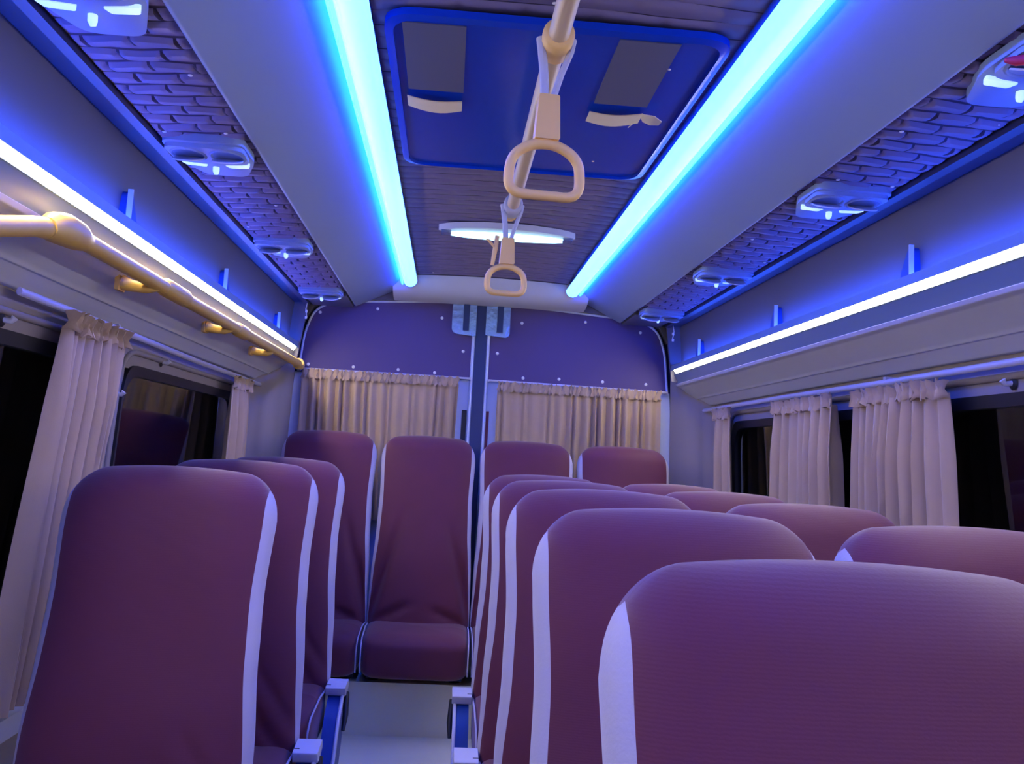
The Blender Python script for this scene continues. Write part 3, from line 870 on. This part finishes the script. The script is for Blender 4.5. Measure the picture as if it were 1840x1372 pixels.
def make_seat(kind, zt, seed, folds=()):
    t = thing('passenger_seat', (0, 0, FZ))
    zb = 0.50 - FZ if kind != 'rear' else 0.53 - FZ
    backrest(t, zb, zt - FZ, -0.15, folds, seed)
    cy0, cy1 = (-0.56, -0.12) if kind != 'rear' else (-0.50, -0.08)
    cz0, cz1 = (0.36 - FZ, 0.52 - FZ) if kind != 'rear' else (0.36 - FZ, 0.545 - FZ)
    c = cushion(t, 0, cy0, cy1, cz0, cz1, 0.222)
    for q in (-1, 1):
        yy0, yy1 = cy0 + 0.012, cy1
        pts = [(q * 0.220, yy1, cz1 - 0.02), (q * 0.220, (yy0 + yy1) / 2, cz1 - 0.006), (q * 0.219, yy0 + 0.04, cz1 - 0.022), (q * 0.218, yy0 + 0.004, cz1 - 0.05), (q * 0.2175, yy0 - 0.006, (cz0 + cz1) / 2), (q * 0.218, yy0 + 0.006, cz0 + 0.03)]
        mk('piping', *tube(pts, 0.003, 6), 'pale', c, 60)
    # steel frame on legs
    for fy in (cy0 + (0.05 if kind != 'rear' else 0.145), cy1 - 0.09):
        mk('frame_bar', *box(-0.20, 0.20, fy, fy + 0.03, cz0 - (0.045 if kind != 'rear' else 0.02), cz0 + 0.01), 'seatmetal', t)
    for lx in (-0.17, 0.17):
        for ly in ((cy0 + (0.065 if kind != 'rear' else 0.16), cy1 - 0.075)):
            z_f = 0.0 if kind != 'rear' else 0.215
            mk('leg', *tube([(lx, ly, cz0), (lx, ly, z_f + 0.006), (lx, ly, z_f)], [0.016, 0.016, 0.024], 10), 'seatmetal', t, 40)
    if kind in ('left', 'right'):
        s = 1 if kind == 'left' else -1
        X0, X1 = s * 0.234, s * 0.276
        # blue side plate along the cushion
        D = 0.05 + FZ
        pl = [(-0.22, 0.56 - D), (-0.175, 0.55 - D), (-0.15, 0.40 - D), (-0.30, 0.20 - D), (-0.48, 0.20 - D), (-0.42, 0.36 - D), (-0.32, 0.50 - D)]
        sp = mk('side_plate', *prism(fillet(pl, 0.03), X0, X1, lambda a, b, c: (c, a, b)), 'blue', t, 40)
        ed = [(-0.185, 0.555 - D), (-0.235, 0.558 - D), (-0.325, 0.495 - D), (-0.425, 0.355 - D), (-0.48, 0.22 - D)]
        mk('plate_edging', *tube([(X1 + s * 0.003, a, b) for a, b in ed], 0.006, 8), 'white', sp, 60)
        bk = fillet([(-0.265, 0.578 - D), (-0.165, 0.585 - D), (-0.15, 0.56 - D), (-0.20, 0.545 - D), (-0.25, 0.55 - D)], 0.006)
        mk('recliner_bracket', *prism(bk, s * 0.226, s * 0.288, lambda a, b, c: (c, a, b)), 'white', t, 40)
        mk('recliner_lever', *tube([(s * 0.286, -0.20, 0.55 - D), (s * 0.292, -0.24, 0.49 - D), (s * 0.290, -0.27, 0.45 - D)], [0.010, 0.009, 0.006], 8), 'rubber', t, 60)
        mk('pivot_knob', *tube([(s * 0.224, -0.235, 0.565 - D), (s * 0.240, -0.235, 0.565 - D)], 0.016, 10), 'rubber', t, 50)
    return t

wr_folds = [(0.21, 0.36, 0.02, 0.60, 0.010, 0.016), (0.21, 0.28, 0.05, 0.50, 0.009, 0.013), (0.22, 0.44, 0.08, 0.64, 0.007, 0.014)]
rear_folds = [(-0.23, 0.40, -0.08, 0.95, 0.020, 0.020), (0.23, 0.40, 0.10, 0.90, 0.020, 0.020), (-0.23, 0.41, -0.02, 0.52, 0.022, 0.015), (0.23, 0.41, 0.03, 0.50, 0.022, 0.015),
              (-0.22, 0.41, -0.15, 0.72, 0.015, 0.016), (0.22, 0.41, 0.17, 0.74, 0.015, 0.016)]
def place(proto, used, x, y, label, group, rz=0.0, dz=0.0):
    o = proto if not used else copy_tree(proto)
    o.location = (x, y, FZ + dz)
    o.rotation_euler.z = rz
    tag(o, label, 'seat', group)
    return o
pr_l = make_seat('left', 1.238, 1.3, wr_folds)
for i, (y, lb) in enumerate(((2.06, 'nearest single maroon seat on the left of the aisle, filling the lower left corner'),
                             (2.70, 'second maroon single seat left of the aisle, between two others'),
                             (3.34, 'third and farthest maroon single seat left of the aisle'))):
    place(pr_l, i, -0.733 + (0.0, 0.0, 0.006)[i], y, lb, 'single seats left of the aisle', (0, 0.01, -0.01)[i], (0, 0.008, 0.012)[i])
pr_r = make_seat('right', 1.236, 4.1, wr_folds)
for i, (y, lb) in enumerate(((0.80, 'nearest maroon aisle seat, huge in the lower right corner'),
                             (1.42, 'second maroon aisle seat right of the aisle, behind the nearest one'),
                             (2.06, 'third maroon aisle seat right of the aisle'),
                             (2.70, 'fourth maroon aisle seat right of the aisle, mostly hidden behind the third'),
                             (3.34, 'fifth and farthest aisle seat right of the aisle, just before the rear bench'))):
    place(pr_r, i, 0.185, y, lb, 'aisle seats right of the aisle', 0.0, (-0.012, -0.004, 0, 0, 0)[i])
pr_w = make_seat('window', 1.228, 6.2, wr_folds)
for i, (y, lb) in enumerate(((1.42, 'nearest maroon window seat at the right edge, beside the second aisle seat'),
                             (2.06, 'maroon window seat on the right in front of the wide curtain, second from the camera'),
                             (2.70, 'third maroon window seat on the right, mostly hidden'),
                             (3.34, 'farthest maroon window seat on the right, only its top showing'))):
    place(pr_w, i, 0.642, y, lb, 'window seats on the right')
pr_b = make_seat('rear', 1.368, 9.7, rear_folds)
for i, (x, lb) in enumerate(((-0.703, 'leftmost maroon seat of the rear bench, below the left rear curtain'),
                             (-0.249, 'maroon rear bench seat facing down the aisle, seen full height'),
                             (0.205, 'third maroon rear bench seat from the left, right of the door seal'),
                             (0.659, 'rightmost maroon seat of the rear bench'))):
    place(pr_b, i, x, 4.42, lb, 'rear bench seats')
